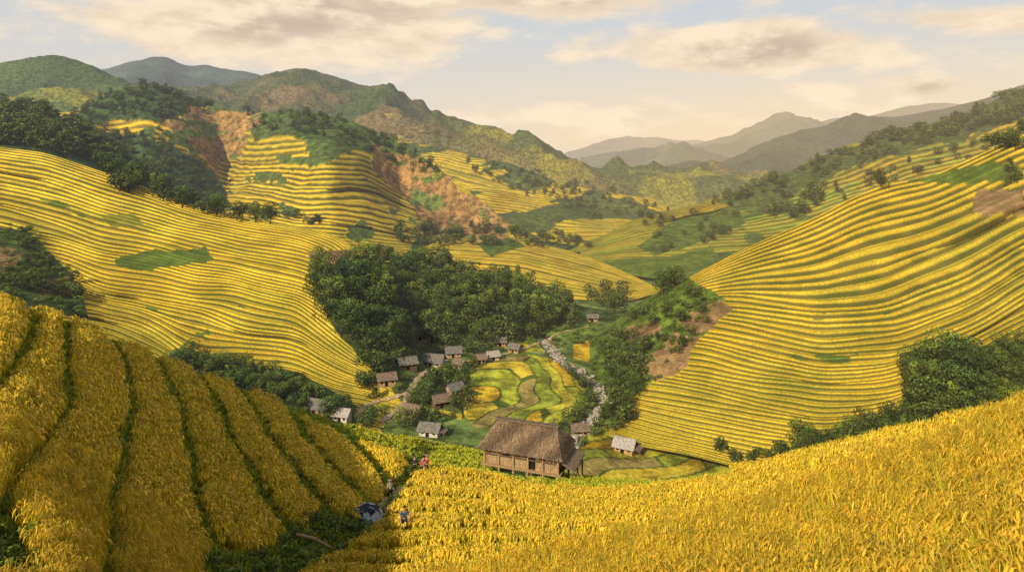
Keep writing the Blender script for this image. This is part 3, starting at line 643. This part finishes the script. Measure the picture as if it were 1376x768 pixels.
def house(p,wpx,roof,wall,rot,i):
    L=max(4.2,wpx*p.y/F);W=L*(.6+.04*(i%4));h=2.2+.12*(i%3);e=bpy.data.objects.new('village_house',None);e.location=p-Vector((0,0,.15));e.rotation_euler=(0,0,math.radians(rot));link(e)
    rn={'grey':'grey tiled','brown':'brown tiled','pale':'pale sheet-metal','thatch':'straw'}[roof];wn={'wood':'brown timber','dark':'dark timber','ochre':'ochre clay','white':'whitewashed'}[wall]
    tag(e,f'small village house with {rn} roof and {wn} walls','house',group='village houses along the stream')
    r=W*.42;V=[(-L/2,-W/2,-.8),(L/2,-W/2,-.8),(L/2,W/2,-.8),(-L/2,W/2,-.8),(-L/2,-W/2,h),(L/2,-W/2,h),(L/2,W/2,h),(-L/2,W/2,h),(-L/2,0,h+r-.12),(L/2,0,h+r-.12)]
    mk('wall',V,[(0,1,5,4),(2,3,7,6),(1,2,6,9,5),(3,0,4,8,7),(0,3,2,1)],M[wall],e)
    V,Fs=roofmesh(L,W,h+.06,r,.6)
    ro=mk('roof',V,Fs,M[roof],e)
    V2,F2=box(0,0,h+r+.1,L+1.2,.3,.14);mk('ridge_cap',V2,F2,M[roof],ro)
    mk('door',*box(-L*.05,-W/2-.03,1.0,.95,.06,1.9),M['blk'],e)
    for s in(-1,1):mk('window',*box(s*L*.31,-W/2-.03,1.3,.7,.06,.7),M['blk'],e)
    if i%3==0: mk('lean_to',*join([([(L/2+.1,-W/2,2.1),(L/2+.1,W/2,2.1),(L/2+2.,W/2,1.5),(L/2+2.,-W/2,1.5),(L/2+.1,-W/2,2.0),(L/2+.1,W/2,2.0),(L/2+2.,W/2,1.4),(L/2+2.,-W/2,1.4)],[(0,3,2,1),(4,5,6,7),(0,4,7,3),(1,2,6,5),(2,3,7,6),(0,1,5,4)]),box(L/2+1.8,-W/2+.15,.5,.12,.12,1.9),box(L/2+1.8,W/2-.15,.5,.12,.12,1.9)]),M['brown'],e)
for i,(a,p) in enumerate(zip(HS,hp)):
    if p:house(p,a[2],a[3],a[4],a[5],i)
# ---------------- thatched stilt hut
hut=bpy.data.objects.new('stilt_hut',None);hut.location=hutp;hut.rotation_euler=(0,0,math.radians(-20));link(hut)
tag(hut,'thatched wooden stilt hut standing at the rice field edge','hut')
L,W=7.1,3.7;fl=1.4;wt=3.45
for ix in range(6):
    for iy in range(3):
        if iy==1 and 0<ix<5:continue
        X_=-L/2+ix*L/5;Y_=-W/2+iy*W/2;V,Fs=tube([(X_,Y_,-1.6),(X_+.02,Y_,.8),(X_,Y_,wt)],[.12,.105,.1],8);mk('post',V,Fs,M['wood'],hut)
mk('floor',*join([box(0,0,fl,L+.6,W+.5,.1)]+[box(0,j*W/2,fl-.12,L+.6,.12,.13) for j in(-1,0,1)]),M['wood'],hut)
pl=[];r=random.Random(4)
for s in(-1,1):
    k=-L/2+.1
    while k<L/2-.1:
        if not(s==-1 and .55<k<1.35):
            pl.append(box(k+.09,s*(W/2-.13),fl+.05+(wt-fl)/2,.165,.05+r.random()*.03,wt-fl-.02+r.random()*.05))
        k+=.18
    k=-W/2+.2
    while k<W/2-.2:
        if not(s==1 and k>-.2):pl.append(box(s*(L/2-.13),k+.09,fl+.05+(wt-fl)/2,.05+r.random()*.03,.165,wt-fl-.02+r.random()*.05))
        k+=.18
mk('wall',*join(pl),M['wood'],hut)
mk('beam',*join([box(0,s*(W/2+.02),fl+.95,L+.3,.09,.1) for s in(-1,1)]+[box(0,s*(W/2+.02),wt-.5,L+.3,.09,.1) for s in(-1,1)]),M['dark'],hut)
mk('door',*box(.95,-W/2+.2,fl+.9,.8,.05,1.7),M['blk'],hut)
mk('window',*box(-1.5,-W/2+.085,fl+1.1,.7,.05,.5),M['blk'],hut)
RI=1.5;ov=.5;HIP=1.1
V,Fs=roofmesh(L,W,wt,RI,ov,.22,HIP);roof=mk('roof',V,Fs,M['thatch'],hut)
r=np.random.default_rng(8);V=[];Q=[];Cc=[]
A_=L/2+ov;B_=W/2+ov;e0=wt-RI*ov/(W/2);top=wt+RI
planes=[((-A_+HIP,0,top),(A_-HIP,0,top),(-A_,-B_,e0),(A_,-B_,e0),210),((A_-HIP,0,top),(-A_+HIP,0,top),(A_,B_,e0),(-A_,B_,e0),120),
 ((A_-HIP,0,top),(A_-HIP,0,top),(A_,-B_,e0),(A_,B_,e0),80),((-A_+HIP,0,top),(-A_+HIP,0,top),(-A_,B_,e0),(-A_,-B_,e0),80)]
for a0,a1,b0,b1,nn_ in planes:
    a0,a1,b0,b1=map(np.array,(a0,a1,b0,b1));e_=(b1-b0)/np.linalg.norm(b1-b0);dn=(b0+b1)/2-(a0+a1)/2;dn=dn/np.linalg.norm(dn);nn=np.cross(e_,-dn);nn=nn/np.linalg.norm(nn)
    if nn[2]<0:nn=-nn
    for t in np.linspace(0,1,28):
        for _ in range(int(nn_*(.35+.65*t))):
            k=r.random();t2=np.clip(t+r.normal()*.015,0,1.)
            p=(a0+(a1-a0)*k)*(1-t2)+(b0+(b1-b0)*k)*t2+nn*.03
            ln=r.uniform(.25,.5)*(.5 if t>.93 else 1);w_=e_*r.uniform(.018,.04)
            q=p+dn*ln+e_*r.normal()*.05+np.array([0,0,-.05 if t>.93 else 0])+nn*r.uniform(0,.065)
            o=len(V);V+=[p-w_,p+w_,q+w_*.6,q-w_*.6];Q.append((o,o+1,o+2,o+3));c=np.array((.25,.185,.125))*r.uniform(.4,1.35)*(.85+.28*math.sin(p[0]*2+t*5));Cc+=[c]*4
me=raw_mesh('thatch_layer',np.array(V),np.array(Q));colattr(me,np.array(Cc));me.materials.append(RICEM);o=bpy.data.objects.new('thatch_layer',me);o.parent=roof;link(o)
mk('ridge_cap',*join([box(0,s*.13,top+.06,2*(A_-HIP)+.4,.34,.12) for s in(-1,1)]+[box(k,0,top+.13,.08,.7,.07) for k in np.linspace(-A_+HIP+.1,A_-HIP-.1,8)]),M['thatch'],roof)
ax_=L/2+.15
mk('lean_to',*join([([(ax_,-W/2,2.7),(ax_,W/2,2.7),(ax_+1.4,W/2+.1,2.0),(ax_+1.4,-W/2-.1,2.0),(ax_,-W/2,2.55),(ax_,W/2,2.55),(ax_+1.4,W/2+.1,1.85),(ax_+1.4,-W/2-.1,1.85)],[(0,3,2,1),(4,5,6,7),(0,4,7,3),(1,2,6,5),(2,3,7,6),(0,1,5,4)])]+[box(ax_+1.2,q,.45,.12,.12,2.8) for q in(-W/2+.1,0,W/2-.1)]),M['thatch'],hut)
mk('ladder',*join([box(.7+k,-W/2-.45,.55,.06,.06,1.7)for k in(0,.5)]+[box(.95,-W/2-.45,.1+k*.25,.5,.05,.05) for k in range(5)]),M['wood'],hut,)
# ---------------- river, paths
def ribbon(name,p,w,mat,lift,label,cat_,flat=None):
    n=len(p);V=[];Fs=[];nc=5
    for i in range(n):
        t=p[min(i+1,n-1)]-p[max(i-1,0)];t/=np.linalg.norm(t)+1e-9;nr=np.array([-t[1],t[0]]);ww=w*(1+.25*math.sin(i*1.3)+.1*random.random())
        for j in range(nc):
            q=p[i]+nr*ww*(j/(nc-1)-.5);V.append((q[0],q[1],(flat if flat is not None else down(q[0],q[1])+lift)))
    for i in range(n-1):
        for j in range(nc-1):Fs.append((i*nc+j,i*nc+j+1,(i+1)*nc+j+1,(i+1)*nc+j))
    o=mk(name,V,Fs,mat);tag(o,label,cat_,'structure')
WM,nt,b=newmat('stream_water');g=nt.nodes.new('ShaderNodeNewGeometry').outputs['Position'];n=NO(nt,g,.9,6.,.7)
nt.links.new(MX(nt,MR(nt,n,.50,.62),(.09,.085,.06),(.66,.61,.52)),b.inputs['Base Color']);b.inputs['Roughness'].default_value=.35;b.inputs['Specular IOR Level'].default_value=.4
bp=nt.nodes.new('ShaderNodeBump');bp.inputs['Distance'].default_value=.2;nt.links.new(n,bp.inputs['Height']);nt.links.new(bp.outputs[0],b.inputs['Normal'])
ribbon('stream',rwd,2.8,WM,0,'shallow rocky stream with white water','stream',flat=-75.8)
DIRT=simple('dirt_path',(.46,.33,.20),.15,.6)
for p,(_,w_,lab) in zip(PW,PT):ribbon('path',p,w_,DIRT,.3,lab,'path')
fp=[h for h in(hit(*a) for a in [(500,712),(514,690),(530,668),(552,650),(600,640)]) if h]
ribbon('path',densify([(h.x,h.y) for h in fp],10),.75,DIRT,.2,'trodden footpath along the gully','path')
ROCK=simple('river_rock',(.34,.30,.24),.3,1.5)
rm=[]
for i in range(3):
    me=bpy.data.meshes.new('rock');bm=bmesh.new();bmesh.ops.create_icosphere(bm,subdivisions=2,radius=1)
    for v in bm.verts:v.co*=1+.25*math.sin(v.co.x*3+i)+.15*random.random();v.co.z*=.6
    bm.to_mesh(me);bm.free();me.materials.append(ROCK);rm.append(me)
P=[]
for _ in range(420):
    a=rwd[random.randrange(len(rwd))];q=(a[0]+random.gauss(0,1.5),a[1]+random.gauss(0,1.4));P.append((q[0],q[1],max(-75.8,down(*q))))
s=rng.uniform(.12,.8,len(P));scatter('river_rocks','pale boulders and stones in the stream bed','rocks',P,np.stack([s,s,s],1),[(0,0,random.random()*6) for _ in P],srcobjs('rocks_src',rm))
# ---------------- people
def skin(name,J,E,Rd,mat,parent,root=0):
    me=bpy.data.meshes.new(name);me.from_pydata(J,E,[]);o=bpy.data.objects.new(name,me);link(o);o.parent=parent
    md=o.modifiers.new('s','SKIN')
    for i,sv in enumerate(me.skin_vertices[0].data):sv.radius=(Rd[i],Rd[i]);sv.use_root=(i==root)
    ms=o.modifiers.new('u','SUBSURF');ms.levels=1;ms.render_levels=1;me.materials.append(mat);return o
SK=simple('skin',(.42,.25,.16),.08,3.,.5,0)
HAIR=simple('hair',(.02,.015,.012),.2,9.)
def person(u,v,rot,shirt,trous,hat,lab,stride=.16,bend=0.,k_=.95):
    p=hit(u,v)
    if not p:return
    e=bpy.data.objects.new('person',None);e.location=p+Vector((0,0,.02));e.rotation_euler=(0,0,rot);e.scale=(k_,)*3;link(e);tag(e,lab,'person',group='farm workers on the field path')
    b=bend;J=[(0,0,.88),(0,-.03*b,1.1),(0,-.2*b,1.3),(0,-.28*b,1.44),(0,-.32*b-.01,1.53),(0,-.34*b-.02,1.64)];Rr=[.115,.105,.125,.05,.085,.07]
    E=[(0,1),(1,2),(2,3),(3,4),(4,5)]
    J.append((0,-.34*b-.115,1.535));Rr.append(.016);E.append((4,6))
    def ad(q,r_,pr):J.append(q);Rr.append(r_);E.append((pr,len(J)-1));return len(J)-1
    arms=[];legs=[]
    for s in(-1,1):
        a=ad((s*.18,-.2*b,1.36),.052,2);c=ad((s*.235,-.2*b-.02*s,1.1),.04,a);w_=ad((s*.24,-.2*b-.12-.05*s,.87),.026,c);pm=ad((s*.24,-.2*b-.15-.05*s,.80),.034,w_)
        for k,ln in enumerate((.075,.085,.08,.065)):
            f=ad((s*.24+(k-1.5)*.018,-.2*b-.16-.05*s,.80-ln*.6),.009,pm);ad((s*.24+(k-1.5)*.02,-.2*b-.185-.05*s,.80-ln),.008,f)
        ad((s*.215,-.2*b-.2-.05*s,.79),.010,pm)
        h=ad((s*.09,0,.82),.088,0);kn=ad((s*.095,-.06+s*stride*-.6,.46),.06,h);an=ad((s*.095,s*-stride,.08),.04,kn);ad((s*.1,s*-stride-.16,.04),.035,an)
        arms.append((2,a,c));legs.append((h,kn,an))
    skin('body',J,E,Rr,SK,e)
    T=[J[0],J[1],J[2]]+[J[q] for a in arms for q in a[1:]];skin('shirt',T,[(0,1),(1,2),(2,3),(3,4),(2,5),(5,6)],[.135,.13,.145,.068,.055,.068,.055],shirt,e)
    T=[J[0]]+[J[q] for a in legs for q in a];skin('trousers',T,[(0,1),(1,2),(2,3),(0,4),(4,5),(5,6)],[.135,.105,.08,.06,.105,.08,.06],trous,e)
    hx=J[5];
    if hat:
        n=14;Vv=[(hx[0],hx[1],hx[2]+.14)]+[(hx[0]+.22*math.cos(k/n*6.283),hx[1]+.22*math.sin(k/n*6.283),hx[2]-.01) for k in range(n)];mk('conical_hat',Vv,[(0,1+k,1+(k+1)%n) for k in range(n)]+[tuple(range(n,0,-1))],M['thatch'],e)
    else:
        bm=bmesh.new();bmesh.ops.create_icosphere(bm,subdivisions=2,radius=.1);me=bpy.data.meshes.new('hair')
        for v_ in bm.verts:v_.co.z=max(v_.co.z,-.03)
        bm.to_mesh(me);bm.free();me.materials.append(HAIR);o=bpy.data.objects.new('hair',me);o.location=(hx[0],hx[1]+.02,hx[2]+.0);o.parent=e;link(o)
PK=simple('pink_cloth',(.38,.11,.15),.1,5.);BL=simple('blue_cloth',(.05,.11,.22),.1,5.);DK=simple('dark_cloth',(.04,.04,.06),.1,5.);WH=simple('white_cloth',(.4,.38,.34),.1,5.);RD=simple('red_cloth',(.30,.06,.05),.1,5.)
person(557,637,2.4,DK,DK,False,'person in dark clothes walking on the field path')
person(566,640,2.0,PK,DK,False,'person in a pink jacket leaning forward over the path',.1,.6)
person(573,638,2.6,RD,DK,True,'person in red with a conical straw hat',.12,.2)
person(543,716,.4,BL,DK,False,'person in a blue jacket stooping in the rice',.1,.5,.85)
person(524,672,.9,WH,DK,True,'person in a pale shirt with a straw hat',.16,0,.85)
tp=hit(490,702);bm=bmesh.new();bmesh.ops.create_icosphere(bm,subdivisions=4,radius=1)
for v in bm.verts:
    c=v.co;n_=float(fbm(np.array(c.x*2.2+3),np.array(c.y*2.2+c.z*1.5),4,77));c*=1+.28*n_;c.z=max(c.z,-.35)*.65;c.x*=1.1
me=bpy.data.meshes.new('tarp');bm.to_mesh(me);bm.free()
TP,nt,b=newmat('tarp_cloth');n=NO(nt,nt.nodes.new('ShaderNodeTexCoord').outputs['Object'],2.2,3.);nt.links.new(MX(nt,MR(nt,n,.5,.53),(.03,.035,.045),(.42,.42,.42)),b.inputs['Base Color']);me.materials.append(TP)
o=link(bpy.data.objects.new('tarp_bundle',me));o.location=tp+Vector((0,0,.25));tag(o,'crumpled black and grey tarpaulin bundle beside the path','bundle')
a=hit(398,732);b_=hit(446,746)
if a and b_:
    V,Fs=tube([a+Vector((0,0,.5)),(a+b_)/2+Vector((0,0,.55)),b_+Vector((0,0,.35))],[.07,.08,.06],8);o=mk('wooden_pole',V,Fs,M['wood']);tag(o,'weathered wooden pole lying across the gully','pole')
# ---------------- light and sky
S=Vector((-.26,-.40,.30)).normalized();el=math.asin(S.z);az=math.atan2(S.x,S.y)
sl=bpy.data.lights.new('sun','SUN');sl.energy=5.;sl.angle=math.radians(.6);sl.color=(1,.85,.60);so=link(bpy.data.objects.new('sun',sl));so.rotation_euler=S.to_track_quat('Z','Y').to_euler()
W_=bpy.data.worlds.new('World');scene.world=W_;W_.use_nodes=True;nt=W_.node_tree;bg=nt.nodes['Background'];bg.inputs[1].default_value=.1
sk=nt.nodes.new('ShaderNodeTexSky');sk.sky_type='NISHITA';sk.sun_disc=False;sk.sun_elevation=el;sk.sun_rotation=az;sk.dust_density=2.5
tc=nt.nodes.new('ShaderNodeTexCoord').outputs['Generated'];sp=nt.nodes.new('ShaderNodeSeparateXYZ');nt.links.new(tc,sp.inputs[0]);X_,Y_,Z_=sp.outputs
yy=MA(nt,'MAXIMUM',Y_,.05);ax=MA(nt,'DIVIDE',X_,yy);ez=MA(nt,'DIVIDE',Z_,yy)
def cloudnoise(dz):
    cb=nt.nodes.new('ShaderNodeCombineXYZ');nt.links.new(X_,cb.inputs[0]);nt.links.new(Y_,cb.inputs[1]);lk(nt,cb.inputs[2],MA(nt,'MULTIPLY',MA(nt,'ADD',Z_,dz),2.6))
    return NO(nt,cb.outputs[0],5.2,6.,.58)
def dens():
    tot=None
    for cx,cz,rx,rz,a in((-.36,.215,.44,.10,.55),(.38,.165,.34,.05,.48),(.46,.104,.07,.02,.36),(.62,.108,.10,.03,.38),(.05,.24,.30,.04,.30),(.68,.21,.2,.03,.32),(.1,.07,.6,.03,.2),(-.6,.22,.3,.06,.3)):
        dx=MA(nt,'DIVIDE',MA(nt,'SUBTRACT',ax,cx),rx);dy=MA(nt,'DIVIDE',MA(nt,'SUBTRACT',ez,cz),rz)
        q=MA(nt,'SUBTRACT',1.,MA(nt,'SQRT',MA(nt,'ADD',MA(nt,'MULTIPLY',dx,dx),MA(nt,'MULTIPLY',dy,dy))))
        q=MA(nt,'MULTIPLY',MA(nt,'MAXIMUM',q,-.4),a);tot=q if tot is None else MA(nt,'MAXIMUM',tot,q)
    return tot
dn=dens();c0=cloudnoise(0.);c1=cloudnoise(.02);d0=MA(nt,'ADD',c0,dn)
mask=MR(nt,d0,.49,.68);thick=MR(nt,d0,.62,.88)
lit=MR(nt,MA(nt,'SUBTRACT',c0,c1),-.10,.10)
ccol=MX(nt,MA(nt,'MULTIPLY',MA(nt,'SUBTRACT',1.,lit),MA(nt,'ADD',.35,MA(nt,'MULTIPLY',thick,.65))),(10.,8.3,6.1),(6.3,5.0,3.8))
hor=MR(nt,Z_,.0,.24,1.,0.);rgt=MR(nt,ax,-.6,.5)
base=MX(nt,hor,(6.5,6.8,7.1),MX(nt,rgt,(8.6,7.5,6.1),(10.5,8.1,5.1)))
base=MX(nt,MR(nt,Z_,.26,.7),base,(2.4,2.9,3.7))
skc=MX(nt,.9,sk.outputs[0],base)
mk_=MA(nt,'MULTIPLY',mask,MR(nt,Z_,.3,.6,.94,.3))
nt.links.new(MX(nt,mk_,skc,ccol),bg.inputs[0])
cam=bpy.data.cameras.new('camera');cam.sensor_width=36;cam.lens=36*F/1376;cam.shift_y=-(384-H)/1376;cam.clip_start=.1;cam.clip_end=100000
co=link(bpy.data.objects.new('camera',cam));co.rotation_euler=(math.pi/2,0,0);scene.camera=co
scene.view_settings.view_transform='Standard';scene.view_settings.look='None';scene.view_settings.exposure=0
print('cand',len(cand))
